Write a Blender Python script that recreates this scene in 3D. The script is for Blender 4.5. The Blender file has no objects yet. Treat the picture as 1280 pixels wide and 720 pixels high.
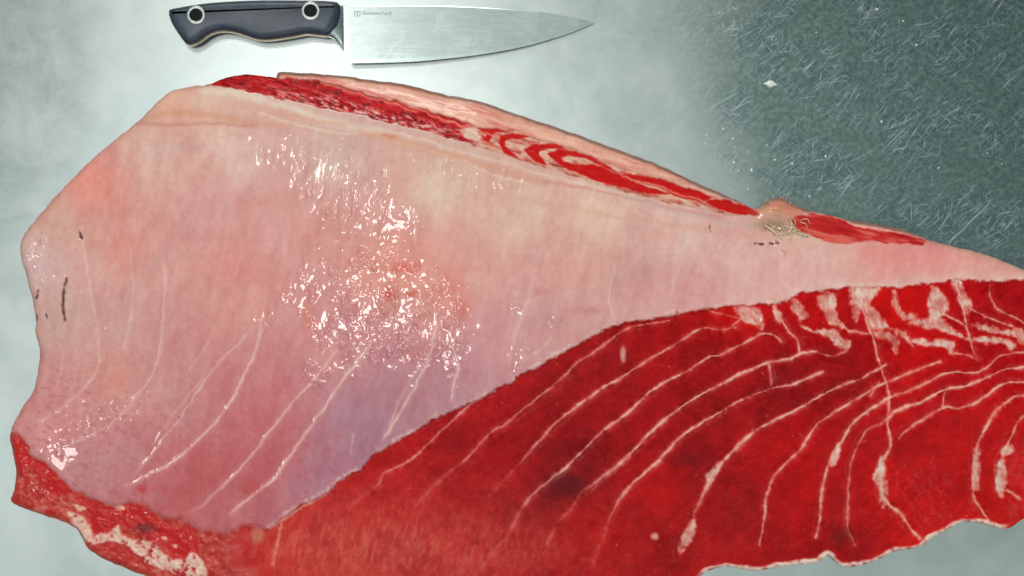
import bpy, bmesh, math, random
import numpy as np
from mathutils import Vector

# ------------------------------------------------------------------ camera, light, exposure
sc = bpy.context.scene
COL = sc.collection
H = 1.0                      # camera height above the steel (m)
S = 0.85 / 1280.0            # metres per photo pixel on the steel
def W(u, v, z=0.0):
    k = S * (1.0 - z / H)
    return ((u - 640.0) * k, (360.0 - v) * k, z)

cam = bpy.data.cameras.new('camera'); cam.sensor_width = 36; cam.lens = 36 * H / 0.85
cam.clip_start = 0.01; cam.clip_end = 50
camo = bpy.data.objects.new('camera', cam); COL.objects.link(camo); camo.location = (0, 0, H)
sc.camera = camo

wd = bpy.data.worlds.new('World'); sc.world = wd; wd.use_nodes = True
bg = wd.node_tree.nodes['Background']; bg.inputs[0].default_value = (0.72, 1.0, 0.95, 1); bg.inputs[1].default_value = 0.26

def lamp(name, loc, sx, sy, power, col, aim=(0, 0, 0), spread=180):
    l = bpy.data.lights.new(name, 'AREA'); l.shape = 'RECTANGLE'; l.size = sx; l.size_y = sy
    l.energy = power; l.color = col; l.spread = math.radians(spread)
    o = bpy.data.objects.new(name, l); COL.objects.link(o); o.location = loc
    o.rotation_euler = (Vector(aim) - Vector(loc)).to_track_quat('-Z', 'Y').to_euler()
    return o
def ceil_pt(u, v, z):        # ceiling point whose mirror image in the flat steel falls at photo pixel (u, v)
    k = (H + z) / H
    return ((u - 640) * S * k, (360 - v) * S * k, z)
lamp('ceiling_lamp', ceil_pt(375, -55, 2.3), 0.17, 0.36, 5.0, (1.0, 0.99, 0.95))
lamp('ceiling_lamp', ceil_pt(415, 330, 2.3), 0.34, 0.36, 10.5, (1.0, 0.99, 0.95))  # added overhead lamp that makes the sparkle on the central lining
lamp('ceiling_panel', ceil_pt(510, 560, 2.6), 2.4, 3.2, 15, (0.95, 1.0, 0.975))
lamp('ceiling_panel', ceil_pt(1180, 980, 2.6), 1.5, 1.2, 4, (0.96, 1.0, 0.92))
lamp('added_fill', (-0.3, 2.8, 2.0), 1.5, 0.6, 48, (1.0, 0.985, 0.95))  # added back fill that brightens the lining and skin strip
lamp('added_fill', (0.3, -2.5, 1.9), 1.5, 0.6, 8, (1.0, 0.985, 0.95))  # added front fill for the flesh
lamp('added_fill', (2.4, -1.9, 1.8), 0.9, 0.9, 18, (1.0, 0.985, 0.95))  # added front-right fill for the flesh, mirrored outside the visible steel
lamp('ceiling_lamp', ceil_pt(-270, 640, 2.3), 0.3, 0.3, 5.5, (1.0, 0.99, 0.95))  # added lamp for the wet highlights along the lining's left edge
sc.render.engine = 'CYCLES'
sc.cycles.use_denoising = True
sc.cycles.max_bounces = 6
sc.cycles.sample_clamp_indirect = 4
sc.view_settings.view_transform = 'Standard'; sc.view_settings.look = 'None'
sc.view_settings.gamma = 1; sc.view_settings.exposure = 0.0; sc.view_settings.use_curve_mapping = False

# ------------------------------------------------------------------ helpers
def tag(o, label, cat, group=None):
    o['label'] = label; o['category'] = cat
    if group: o['group'] = group
def empty(name, loc=(0, 0, 0)):
    o = bpy.data.objects.new(name, None); COL.objects.link(o); o.location = loc; o.empty_display_size = 0.02
    return o
def mesh_obj(name, verts, faces, mat, parent=None, smooth=True):
    me = bpy.data.meshes.new(name); me.from_pydata([tuple(p) for p in verts], [], faces); me.update()
    if smooth:
        for p in me.polygons: p.use_smooth = True
    me.materials.append(mat)
    o = bpy.data.objects.new(name, me); COL.objects.link(o)
    if parent is not None:
        o.parent = parent
    return o
def lin(c):
    c = np.asarray(c, dtype=float) / 255.0
    return np.where(c <= 0.04045, c / 12.92, ((c + 0.055) / 1.055) ** 2.4)
def rgba(r, g, b):
    return tuple(float(x) for x in lin((r, g, b))) + (1.0,)
def cr(pts, step=3.0, closed=False):
    P = np.array(pts, float)
    if len(P) == 2:
        n = max(2, int(np.hypot(*(P[1] - P[0])) / step) + 1)
        return P[0] + (P[1] - P[0]) * np.linspace(0, 1, n)[:, None]
    if closed: P = np.vstack([P[-1], P, P[0], P[1]])
    else: P = np.vstack([2 * P[0] - P[1], P, 2 * P[-1] - P[-2]])
    out = []
    for i in range(1, len(P) - 2):
        a, b, c, d = P[i - 1], P[i], P[i + 1], P[i + 2]
        n = max(1, int(np.hypot(*(c - b)) / step))
        t = (np.arange(n) / n)[:, None]
        out.append(0.5 * ((2 * b) + (c - a) * t + (2 * a - 5 * b + 4 * c - d) * t ** 2 + (3 * b - a - 3 * c + d) * t ** 3))
    if not closed: out.append(P[-2][None])
    return np.vstack(out)
_T = np.random.RandomState(7).rand(64, 256, 256).astype(np.float32)
def vn(x, y, seed=0):
    t = _T[seed % 64]
    xi = np.floor(x).astype(np.int32); yi = np.floor(y).astype(np.int32)
    fx = x - xi; fy = y - yi
    fx = fx * fx * (3 - 2 * fx); fy = fy * fy * (3 - 2 * fy)
    x0 = xi & 255; x1 = (xi + 1) & 255; y0 = yi & 255; y1 = (yi + 1) & 255
    return ((t[y0, x0] * (1 - fx) + t[y0, x1] * fx) * (1 - fy) + (t[y1, x0] * (1 - fx) + t[y1, x1] * fx) * fy) * 2 - 1
def fbm(x, y, seed=0, oc=4, gain=0.55):
    a, s, n = 1.0, 0.0, 0.0
    for k in range(oc):
        s = s + a * vn(x * 2 ** k + 17.3 * k, y * 2 ** k + 9.1 * k, seed + k); n += a; a *= gain
    return s / n
def sst(a, b, x):
    t = np.clip((x - a) / (b - a), 0, 1); return t * t * (3 - 2 * t)

# node helper
class NT:
    def __init__(s, name):
        s.m = bpy.data.materials.new(name); s.m.use_nodes = True; s.t = s.m.node_tree
        s.b = s.t.nodes['Principled BSDF']
    def n(s, typ, **kw):
        nd = s.t.nodes.new(typ)
        for k, v in kw.items():
            if k.startswith('i_'):
                key = k[2:]; key = int(key) if key.isdigit() else key.replace('_', ' ')
                nd.inputs[key].default_value = v
            else: setattr(nd, k, v)
        return nd
    def l(s, a, b): s.t.links.new(a, b)
    def math(s, op, a, b=None, clamp=False):
        nd = s.n('ShaderNodeMath', operation=op, use_clamp=clamp)
        for i, x in enumerate((a, b)):
            if x is None: continue
            if isinstance(x, (int, float)): nd.inputs[i].default_value = x
            else: s.l(x, nd.inputs[i])
        return nd.outputs[0]
    def ramp(s, x, a, b):
        nd = s.n('ShaderNodeMapRange', interpolation_type='SMOOTHSTEP'); s.l(x, nd.inputs[0])
        nd.inputs[1].default_value = a; nd.inputs[2].default_value = b
        return nd.outputs[0]
    def mix(s, f, a, b, mode='MIX'):
        nd = s.n('ShaderNodeMix', data_type='RGBA', blend_type=mode)
        for i, x in ((0, f), (6, a), (7, b)):
            if isinstance(x, (int, float, tuple)): nd.inputs[i].default_value = x
            else: s.l(x, nd.inputs[i])
        return nd.outputs[2]
    def obj(s, loc=(0, 0, 0), rot=0, scale=(1, 1, 1)):
        tc = s.n('ShaderNodeTexCoord'); mr = s.n('ShaderNodeMapping'); mp = s.n('ShaderNodeMapping')   # turn first, then stretch
        mr.inputs['Rotation'].default_value = (0, 0, rot)
        mp.inputs['Location'].default_value = loc; mp.inputs['Scale'].default_value = scale
        s.l(tc.outputs['Object'], mr.inputs[0]); s.l(mr.outputs[0], mp.inputs[0]); return mp.outputs[0]
    def noise(s, vec, scale, detail=4, rough=0.55, dist=0):
        nd = s.n('ShaderNodeTexNoise'); s.l(vec, nd.inputs['Vector'])
        nd.inputs['Scale'].default_value = scale; nd.inputs['Detail'].default_value = detail
        nd.inputs['Roughness'].default_value = rough; nd.inputs['Distortion'].default_value = dist
        return nd.outputs[0]

# ------------------------------------------------------------------ steel table
def steel_material():
    g = NT('brushed_steel'); b = g.b
    b.inputs['Metallic'].default_value = 1.0
    base = g.obj()
    big = g.noise(base, 5.0, 5, 0.55)
    mid = g.noise(base, 26.0, 5, 0.62, 0.4)
    sep = g.n('ShaderNodeSeparateXYZ'); g.l(base, sep.inputs[0])
    # scratched end of the sheet with a dark reflection painted into its colour: object x beyond a wavy border, fading toward the front
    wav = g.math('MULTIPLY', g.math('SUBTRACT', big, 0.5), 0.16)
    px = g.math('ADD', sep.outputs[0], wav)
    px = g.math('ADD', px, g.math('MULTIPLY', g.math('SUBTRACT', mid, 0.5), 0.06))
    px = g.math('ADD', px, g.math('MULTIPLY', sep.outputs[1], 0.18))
    dark_refl_scr_x = g.ramp(px, 0.150, 0.255)
    dark_refl_scr_y = g.ramp(sep.outputs[1], -0.14, 0.0)
    dark_refl_scr = g.math('MULTIPLY', dark_refl_scr_x, dark_refl_scr_y)
    # scratches: many thin stretched noises at different angles
    scr = None
    for i, (ang, sx, sy, lo, hi, k) in enumerate(((0.6, 560, 44, .64, .80, .7), (1.05, 600, 52, .64, .80, .7), (0.78, 420, 24, .70, .82, .9), (0.9, 1000, 110, .60, .78, .6), (0.1, 760, 90, .64, .80, .6), (1.45, 640, 70, .64, .80, .6), (-0.8, 620, 80, .66, .8, .5), (2.3, 900, 100, .62, .8, .5))):
        v = g.obj((3.1 * i, 1.7 * i, 0), ang, (sx * 1.35, sy * 1.35, 1))
        w = g.n('ShaderNodeTexNoise'); g.l(v, w.inputs['Vector']); w.inputs['Scale'].default_value = 0.55; w.inputs['Detail'].default_value = 2; w.inputs['Distortion'].default_value = 0.9
        s_ = g.math('MULTIPLY', g.ramp(w.outputs[0], lo - .06, hi - .04), k)
        scr = s_ if scr is None else g.math('MAXIMUM', scr, s_)
    fine = g.noise(base, 240, 3, 0.7)
    grit = g.noise(base, 520, 2, 0.6)
    clean = g.mix(g.ramp(mid, 0.32, 0.70), rgba(170, 176, 175), rgba(182, 187, 185))
    clean = g.mix(g.math('MULTIPLY', g.ramp(big, 0.35, 0.7), 0.55), clean, rgba(165, 175, 176))
    dark_refl_scr_c = g.mix(g.ramp(fine, 0.35, 0.68), rgba(106, 123, 121), rgba(131, 146, 143))
    dark_refl_scr_c = g.mix(g.math('MULTIPLY', g.ramp(mid, 0.42, 0.60), 0.7), dark_refl_scr_c, rgba(92, 112, 114))
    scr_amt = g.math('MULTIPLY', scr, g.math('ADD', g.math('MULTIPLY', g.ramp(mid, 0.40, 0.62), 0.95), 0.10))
    dark_refl_scr_c = g.mix(scr_amt, dark_refl_scr_c, rgba(196, 205, 201))
    colr = g.mix(dark_refl_scr, clean, dark_refl_scr_c)
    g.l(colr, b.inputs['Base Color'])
    rgh = g.math('ADD', g.math('MULTIPLY', fine, 0.10), 0.31)
    rgh = g.math('ADD', rgh, g.math('MULTIPLY', g.math('SUBTRACT', mid, 0.5), 0.16))
    rgh = g.math('ADD', rgh, g.math('MULTIPLY', g.math('MULTIPLY', scr, dark_refl_scr), 0.18))
    g.l(rgh, b.inputs['Roughness'])
    bp = g.n('ShaderNodeBump'); bp.inputs['Strength'].default_value = 0.22; bp.inputs['Distance'].default_value = 0.0006
    hh = g.math('ADD', g.math('MULTIPLY', mid, 0.55), g.math('MULTIPLY', grit, 0.10))
    hh = g.math('ADD', hh, g.math('MULTIPLY', g.math('MULTIPLY', scr, dark_refl_scr), 0.25))
    g.l(hh, bp.inputs['Height']); g.l(bp.outputs[0], b.inputs['Normal'])
    return g.m
steel = steel_material()
def slab(name, x0, x1, y0, y1, z0, z1, mat, bev=0.003):
    bm = bmesh.new(); bmesh.ops.create_cube(bm, size=1)
    for v in bm.verts: v.co = ((x0 + x1) / 2 + v.co.x * (x1 - x0), (y0 + y1) / 2 + v.co.y * (y1 - y0), (z0 + z1) / 2 + v.co.z * (z1 - z0))
    bmesh.ops.bevel(bm, geom=list(bm.edges), offset=bev, segments=2, affect='EDGES')
    me = bpy.data.meshes.new(name); bm.to_mesh(me); bm.free(); me.materials.append(mat)
    o = bpy.data.objects.new(name, me); COL.objects.link(o); return o
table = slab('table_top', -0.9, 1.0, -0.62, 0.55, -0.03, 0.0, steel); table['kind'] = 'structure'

# ------------------------------------------------------------------ the fish loin: measured outlines (photo pixels)
OUT = [(262,105),(280,98),(300,93.5),(322,94.5),(345,97),(347,90.5),(372,91),(400,93),(450,98),(510,107),(560,119),(600,127),(640,141),(700,161),(760,183),(820,205),(880,233),(920,250),(940,260),
       (952,258),(963,250),(978,248),(988,254),(1010,262),(1060,275),(1110,283),(1150,295),(1160,300),(1190,308),(1230,318),(1262,330),(1290,343),(1330,365),(1368,410),(1385,470),(1380,540),(1350,600),(1310,636),(1280,648),(1262,660),
       (1248,660),(1230,655),(1207,652),(1190,659),(1165,672),(1150,683),(1120,689),(1100,698),(1075,707),(1055,708),(1044,702),(1036,695),(1020,703),(985,707),(945,713),(925,710),(905,708),(885,714),(870,724),(840,742),(780,766),(700,782),(600,792),(500,792),(400,786),(320,770),(255,748),
       (220,736),(180,719),(140,704),(112,688),(103,674),(93,659),(60,646),(17,629),(19,610),(20,590),(15,562),(13,540),(25,515),(41,490),(47,466),(50,440),(44,415),(45,397),(38,366),(33,345),(27,325),(26,305),(35,286),(53,266),(70,245),(95,219),(120,195),(150,170),(172,152),(195,130),(214,114),(240,108)]
BND = [(1400,340),(1280,349),(1240,352),(1200,350),(1150,356),(1120,359),(1070,359),(1030,363),(1000,367),(975,379),(950,381),(925,382),(880,386),(850,392),(800,401),(770,407),(745,418),(720,432),(690,449),(650,470),(622,486),(597,500),(562,515),(525,535),(490,556),(462,572),(450,587),(430,598),(410,615),(382,630),(360,643),(337,661)]
TORN = [(0,536),(13,540),(25,545),(36,560),(42,572),(60,582),(75,598),(88,610),(110,620),(140,632),(165,629),(185,635),(200,646),(225,650),(245,661),(262,665),(285,668),(304,656),(337,661),(332,690),(320,720),(310,800),(200,800),(0,700)]
BL_UP = [(258,106),(280,97),(300,91),(345,94),(348,97),(380,99),(420,107),(460,118),(500,128),(540,140),(580,152),(600,159),(640,163),(665,171),(690,178),(720,187),(760,204),(800,217),(840,228),(880,241),(920,253),(948,263)]
BL_LO = [(258,107),(275,107),(300,112),(340,121),(380,130),(420,138),(460,146),(500,156),(540,166),(580,178),(610,187),(640,196),(680,209),(720,221),(760,233),(800,244),(840,254),(880,262),(920,269),(948,268)]
BL2 = [(990,272),(1002,268),(1019,267),(1043,271),(1072,283),(1108,289),(1135,293),(1156,299),(1152,305),(1120,304),(1090,301),(1070,304),(1049,305),(1030,301),(1013,295),(996,285)]
SIN = [  # sinew lines of the cut face: (width, strength, points)
 (1.3,.65,[(617,478),(597,497),(572,520),(550,540),(530,560),(512,576),(495,585),(480,592),(470,608),(440,630)]),
 (1.2,.70,[(837,401),(787,410),(760,427),(740,442),(720,455),(700,475),(675,495),(650,515),(632,530),(610,544),(582,575),(562,590),(540,610),(520,632)]),
 (1.5,.85,[(920,410),(900,412),(882,410),(865,417),(837,435),(810,450),(780,470),(750,487),(730,502),(705,520),(687,537),(673,553),(655,573),(630,600),(610,622)]),
 (1.6,.95,[(977,428),(968,419),(950,418),(930,429),(900,444),(887,446),(862,462),(837,475),(810,492),(795,507),(780,520),(752,541),(725,567),(705,587),(675,610),(655,632),(642,655),(630,675),(615,690),(605,706)]),
 (1.8,1.0,[(1022,440),(1004,441),(989,448),(962,453),(930,466),(900,481),(870,497),(837,520),(814,540),(790,565),(772,582),(742,605),(727,615),(715,635),(697,655),(685,680)]),
 (1.6,.95,[(1028,466),(989,481),(962,487),(930,499),(900,515),(872,532),(852,546),(840,557),(825,575),(805,592),(780,617),(765,642),(755,670),(742,702)]),
 (1.9,1.0,[(1108,456),(1075,474),(1048,484),(1028,494),(998,511),(965,527),(947,537),(928,553),(902,580),(888,600),(880,617),(865,650),(853,675),(849,692)]),
 (1.6,.95,[(1176,452),(1155,460),(1126,471),(1096,484),(1084,491),(1056,508),(1040,518),(1019,534),(1001,562),(971,592),(958,622),(956,649),(950,681)]),
 (1.9,1.0,[(1280,440),(1253,444),(1242,453),(1221,465),(1188,466),(1161,477),(1138,488),(1114,497),(1084,515),(1066,530),(1054,550),(1040,571),(1029,610),(1025,648),(1020,672)]),
 (1.4,.70,[(1116,518),(1102,530),(1084,539),(1069,565),(1062,595),(1060,631),(1060,660),(1069,682)]),
 (2.0,1.0,[(1300,456),(1280,459),(1256,462),(1236,471),(1212,481),(1179,488),(1152,503),(1126,511),(1115,519),(1110,530),(1114,556),(1105,577),(1102,604),(1106,625),(1126,643),(1138,660),(1151,674)]),
 (1.7,.9,[(1300,474),(1280,478),(1262,478),(1242,488),(1221,503),(1197,511),(1182,509),(1155,524),(1135,537),(1124,549)]),
 (2.1,1.0,[(1310,496),(1280,494),(1262,500),(1248,512),(1236,530),(1222,559),(1218,589),(1218,619),(1227,637),(1240,656)]),
 (1.9,.8,[(1300,512),(1280,521),(1271,533),(1259,558),(1251,580),(1249,612),(1256,614),(1265,616),(1274,624)]),
]
SIN2 = [ # cross lines and chevron lines
 (2.0,.95,[(1053,326),(1057,342),(1066,361),(1078,385),(1090,417),(1097,444),(1103,464)]),(1.4,.8,[(1103,464),(1111,488),(1112,506),(1109,530)]),
 (1.7,.95,[(1196,352),(1205,388),(1208,406),(1214,424),(1217,437),(1223,450)]),(1.5,.85,[(1238,357),(1238,371),(1249,387),(1267,396),(1290,410)]),
 (1.5,.85,[(978,400),(988,417),(997,425),(1000,438)]),(1.6,.9,[(1056,409),(1062,413),(1086,417)]),(1.6,.9,[(1131,415),(1136,424),(1141,433)]),
 (1.6,.9,[(1181,392),(1202,404),(1210,412)]),(1.4,.8,[(1189,441),(1214,445),(1222,450)]),(1.5,.85,[(1214,386),(1236,397),(1266,408)]),
 (1.2,.7,[(962,455),(964,470),(965,482)]),(1.3,.8,[(1183,488),(1180,498),(1178,510)]),(1.2,.6,[(880,386),(900,392),(930,399)]),(1.2,.6,[(905,415),(930,398),(945,402)]),
 
 (1.1,.55,[(1019,440),(1040,445),(1058,440)]),(1.2,.6,[(1100,478),(1093,488),(1088,495)]),(1.5,.7,[(337,661),(360,646),(382,632),(410,616)]),(2.2,.55,[(352,655),(346,680),(341,705)]),
]
FAT = [ # pale pads between the muscle chevrons
 [(918,383),(942,385),(953,392),(951,412),(946,406),(931,402)],[(967,382),(976,391),(978,399),(970,403)],[(989,374),(1000,379),(1009,393),(997,399)],
 [(1022,373),(1044,366),(1044,381),(1047,398),(1056,409),(1050,412),(1037,402),(1030,391)],[(1000,406),(1019,413),(1041,413),(1056,427),(1062,427),(1058,440),(1041,427)],
 [(1066,360),(1100,360),(1088,378),(1097,391),(1111,409),(1131,415),(1136,424),(1117,414),(1100,410),(1086,407),(1077,383),(1070,402),(1064,384)],
 [(1119,363),(1125,387),(1146,395),(1133,399),(1120,388),(1115,370)],[(1136,401),(1174,397),(1184,405),(1204,421),(1192,419),(1174,412),(1150,407)],
 [(1163,359),(1174,362),(1186,381),(1181,394),(1163,398),(1161,380)],[(1189,350),(1200,350),(1207,368),(1214,385),(1206,391),(1198,372)],
 [(1216,406),(1236,408),(1260,414),(1274,412),(1284,423),(1280,430),(1260,419),(1236,414)],[(1208,423),(1249,423),(1268,431),(1264,438),(1252,430),(1225,428)],
 [(1136,426),(1186,426),(1192,434),(1189,442),(1180,433),(1150,431)],[(1088,414),(1111,414),(1123,421),(1121,442),(1111,427),(1097,422)],
 [(1098,578),(1102,572),(1106,590),(1109,622),(1103,634),(1099,612),(1092,598)],[(1246,582),(1254,574),(1259,588),(1258,606),(1252,622),(1245,606)],[(1219,560),(1224,562),(1222,612),(1217,612),(1216,586)],
 [(884,597),(893,583),(901,581),(896,592),(887,606)],[(864,655),(869,648),(867,672),(852,690),(851,676)],[(1040,565),(1050,556),(1047,574),(1040,582)],[(1250,563),(1263,556),(1267,562),(1256,570)],
]
MEMV = [ # seams showing through the belly lining (width, strength, points)
 (2.0,.75,[(330,372),(327,400),(320,435),(302,475),(285,507),(260,537),(225,571),(190,592),(140,614)]),(1.5,.55,[(318,405),(302,425),(265,462),(242,497),(212,540),(182,577),(160,604)]),
 (1.8,.45,[(200,305),(205,335),(205,385),(201,425),(197,452),(185,475),(170,495),(150,520),(112,545),(55,568)]),(1.8,.45,[(100,262),(105,315),(112,360),(122,418),(122,457),(107,482),(67,517),(22,536)]),
 (2.0,.85,[(468,415),(455,440),(432,470),(417,492),(395,524),(357,577),(345,596),(325,611),(300,633),(276,652)]),(1.7,.6,[(430,425),(410,452),(382,485),(350,522),(320,562),(298,588),(270,615),(250,634),(225,646)]),
 (2.0,.7,[(548,395),(544,415),(535,450),(520,482),(500,517),(485,540),(470,562)]),(1.7,.75,[(560,425),(570,445),(572,462),(567,485),(562,507)]),(1.6,.4,[(530,450),(505,490),(492,520),(484,545)]),
 (2.0,.35,[(672,332),(660,372),(650,402),(643,425),(635,465)]),(2.0,.45,[(772,325),(763,365),(765,390),(775,405)]),(2.2,.35,[(852,327),(843,350),(840,372)]),(1.3,.4,[(692,420),(665,445)]),
 (1.4,.3,[(160,300),(166,350),(163,400),(150,450)]),(1.4,.25,[(70,420),(78,450),(70,490)]),(1.4,.25,[(95,430),(98,460),(85,495)]),(1.2,.3,[(440,540),(439,570)]),(1.5,.3,[(270,400),(258,430),(230,470)]),
 (1.4,.4,[(519,255),(520,290),(519,312)]),(1.5,.35,[(255,470),(215,520),(190,560)]),
]
STRIPE = [ # thin pale and orange bands under the dark muscle (width, colour, strength, points)
 (5.5,(222,204,184),.8,[(255,112),(300,118),(350,131),(400,148),(450,161),(475,164)]),(1.6,(228,200,170),.7,[(325,142),(375,157),(435,168),(460,163),(480,172),(520,184),(575,200),(620,220),(660,228)]),
 (5,(204,140,112),.75,[(180,150),(212,141),(250,143),(300,150),(350,158)]),(3.5,(208,150,124),.6,[(325,134),(370,146),(430,157)]),(5,(206,140,112),.65,[(450,166),(490,174),(530,186),(570,196),(620,211),(680,228)]),(3,(212,110,92),.6,[(478,169),(492,173)]),
 (2.0,(224,200,180),.6,[(470,160),(520,172),(570,188),(620,200),(660,212),(720,228),(780,243)]),(2.0,(196,110,110),.45,[(680,226),(740,236),(800,250),(850,262),(900,272)]),(3.5,(212,150,128),.5,[(640,247),(720,262),(800,276),(880,286),(960,296)]),
 (3.0,(190,165,160),.5,[(780,245),(840,262),(900,276),(940,284)]),
]
REDS = [ # dark muscle shapes in the upper cut
 [(657,187),(670,180),(695,180),(707,186),(687,185),(675,190),(677,197),(683,206),(668,201)],
 [(686,192),(700,187),(720,190),(742,197),(762,209),(772,215),(760,211),(740,201),(717,195),(703,197),(706,202),(730,206),(750,207),(775,219),(815,235),(836,242),(800,240),(750,226),(720,216),(700,206)],
 [(777,219),(807,220),(850,232),(888,245),(876,252),(850,247),(825,235),(800,227)],[(882,252),(900,249),(925,255),(950,263),(943,270),(920,267),(895,260)],
 [(625,170),(650,167),(662,171),(637,174),(632,180),(640,190),(648,197),(630,190)],[(598,158),(635,162),(617,167),(612,178),(598,172)],
]
# ------------------------------------------------------------------ pixel fields over the loin
ST = 1.0
us = np.arange(4, 1400, ST); vs = np.arange(82, 800, ST)
NX, NY = len(us), len(vs)
U, V = np.meshgrid(us.astype(np.float32), vs.astype(np.float32))
wu = 1.6 * vn(U / 9, V / 9, 1) + 0.8 * vn(U / 3.7, V / 3.7, 2)
wv = 1.6 * vn(U / 9, V / 9, 3) + 0.8 * vn(U / 3.7, V / 3.7, 4)
UW, VW = U + wu, V + wv
def local_dist(P, margin, X=U, Y=V, near=False, closed=False, par=False):
    d = np.full(U.shape, margin, np.float32)
    if near: nu = U.copy(); nv = V.copy()
    if par: pr = np.zeros(U.shape, np.float32)
    Q = np.vstack([P, P[:1]]) if closed else P
    for iq, (a, b) in enumerate(zip(Q[:-1], Q[1:])):
        i0 = int(max(0, (min(a[0], b[0]) - margin - 4 - us[0]) / ST)); i1 = int(min(NX, (max(a[0], b[0]) + margin + 4 - us[0]) / ST + 2))
        j0 = int(max(0, (min(a[1], b[1]) - margin - 4 - vs[0]) / ST)); j1 = int(min(NY, (max(a[1], b[1]) + margin + 4 - vs[0]) / ST + 2))
        if i1 <= i0 or j1 <= j0: continue
        sl = (slice(j0, j1), slice(i0, i1)); e = b - a; L = float(e @ e) + 1e-9
        x = X[sl] - a[0]; y = Y[sl] - a[1]; t = np.clip((x * e[0] + y * e[1]) / L, 0, 1)
        dd = np.hypot(x - t * e[0], y - t * e[1]); m = dd < d[sl]
        d[sl] = np.where(m, dd, d[sl])
        if near: nu[sl] = np.where(m, a[0] + t * e[0], nu[sl]); nv[sl] = np.where(m, a[1] + t * e[1], nv[sl])
        if par: pr[sl] = np.where(m, (iq + t) / (len(Q) - 1), pr[sl])
    if par: return d, pr
    return (d, nu, nv) if near else d
def inside(P, X=U, Y=V):
    m = np.zeros(X.shape, bool)
    for a, b in zip(P, np.roll(P, -1, axis=0)):
        if a[1] == b[1]: continue
        c = (Y >= min(a[1], b[1])) & (Y < max(a[1], b[1]))
        rows = np.where(c.any(axis=1))[0]
        if len(rows) == 0: continue
        r = slice(rows[0], rows[-1] + 1)
        m[r] ^= c[r] & (X[r] < (b[0] - a[0]) * (Y[r] - a[1]) / (b[1] - a[1]) + a[0])
    return m
def poly_soft(P, soft=1.5, X=UW, Y=VW):
    P = cr(P, 3, True); ins = inside(P, X, Y); d = local_dist(P, 8, X, Y, closed=True)
    return sst(-soft, soft, np.where(ins, d, -d))
def coarse_dist(P, f=4):
    cu = us[::f].astype(np.float32); cv = vs[::f].astype(np.float32); X, Y = np.meshgrid(cu, cv); d = np.full(X.shape, 1e9, np.float32)
    for a, b in zip(P[:-1], P[1:]):
        e = b - a; L = float(e @ e) + 1e-9; x = X - a[0]; y = Y - a[1]; t = np.clip((x * e[0] + y * e[1]) / L, 0, 1)
        d = np.minimum(d, np.hypot(x - t * e[0], y - t * e[1]))
    return upsample(d, f)
def upsample(c, f):
    j = np.arange(NY) / f; i = np.arange(NX) / f
    j0 = np.minimum(j.astype(int), c.shape[0] - 2); i0 = np.minimum(i.astype(int), c.shape[1] - 2)
    fj = np.clip(j - j0, 0, 1); fi = np.clip(i - i0, 0, 1)
    sh = (slice(None), None) + ((None,) if c.ndim == 3 else ()); sw = (None, slice(None)) + ((None,) if c.ndim == 3 else ())
    A = c[j0][:, i0] * (1 - fi[sw]) + c[j0][:, i0 + 1] * fi[sw]; B = c[j0 + 1][:, i0] * (1 - fi[sw]) + c[j0 + 1][:, i0 + 1] * fi[sw]
    return (A * (1 - fj[sh]) + B * fj[sh]).astype(np.float32)
def blur(a, r, it=3):
    for _ in range(it):
        for ax in (0, 1):
            p = np.pad(a, [(r + 1, r) if k == ax else (0, 0) for k in (0, 1)], mode='edge').cumsum(axis=ax, dtype=np.float64)
            n = a.shape[ax]
            a = ((np.take(p, np.arange(2 * r + 1, 2 * r + 1 + n), axis=ax) - np.take(p, np.arange(0, n), axis=ax)) / (2 * r + 1)).astype(np.float32)
    return a

outline = cr(OUT, 2.5, True)
rag = sst(640, 560, outline[:, 1]) * 0.5 + 0.6     # ragged rim, a little calmer along the cut
rag = np.where((outline[:, 0] < 330) & (outline[:, 1] > 530), 1.6, rag)
t_ = np.arange(len(outline)) * 0.21
outline = outline + rag[:, None] * 0.75 * np.stack([vn(t_, t_ * 0 + .5, 11) + .6 * vn(t_ * 3, t_ * 0 + .5, 12), vn(t_, t_ * 0 + 5.5, 13) + .6 * vn(t_ * 3, t_ * 0 + 7.5, 14)], 1)
INS = inside(outline)
dn, NU, NV = local_dist(outline, 14, near=True, closed=True)
dfar = coarse_dist(np.vstack([outline[::3], outline[:1]]))
DO = np.where(dn < 13.5, dn, np.maximum(dfar, 13.5))       # distance to the rim (px)
bnd = cr(BND, 3)
redpoly = np.vstack([bnd, [(322, 660), (304, 658), (285, 670), (262, 668), (235, 700), (220, 820), (1420, 820), (1420, 340)]])
torn = cr(TORN, 3, True)
m_torn = poly_soft(TORN, 3.0); m_torn = m_torn * (1 - sst(272, 338, U + 26 * vn(U / 18, V / 18, 6) + 10 * vn(U / 6, V / 6, 10)))
red_in = inside(redpoly, UW, VW); db = local_dist(bnd, 30, UW, VW)
sdb = np.where(red_in, db, -db)                              # signed distance across the lining edge
m_red = sst(-1.8, 1.8, sdb + 1.6 * vn(U / 5, V / 5, 28) + .8 * vn(U / 2.5, V / 2.5, 29)) * (1 - m_torn)
blup = cr(BL_UP, 3); bllo = cr(BL_LO, 3)
blpoly = np.vstack([blup, bllo[::-1]])
in_bl = inside(blpoly, UW, VW); dbl = np.minimum(local_dist(blup, 20, UW, VW), local_dist(bllo, 20, UW, VW))
m_bl = sst(-1.0, 1.2, np.where(in_bl, dbl, -dbl))
m_bl2 = poly_soft(BL2, 1.4)
skpoly = np.vstack([[(346, 80)], [(346, 98)], blup[blup[:, 0] > 349], [(965, 262), (990, 270)], cr([(1002,267),(1019,266),(1043,270),(1072,282),(1108,288),(1160,299)], 3), [(1165, 285), (1000, 200), (600, 80)]])
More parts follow.
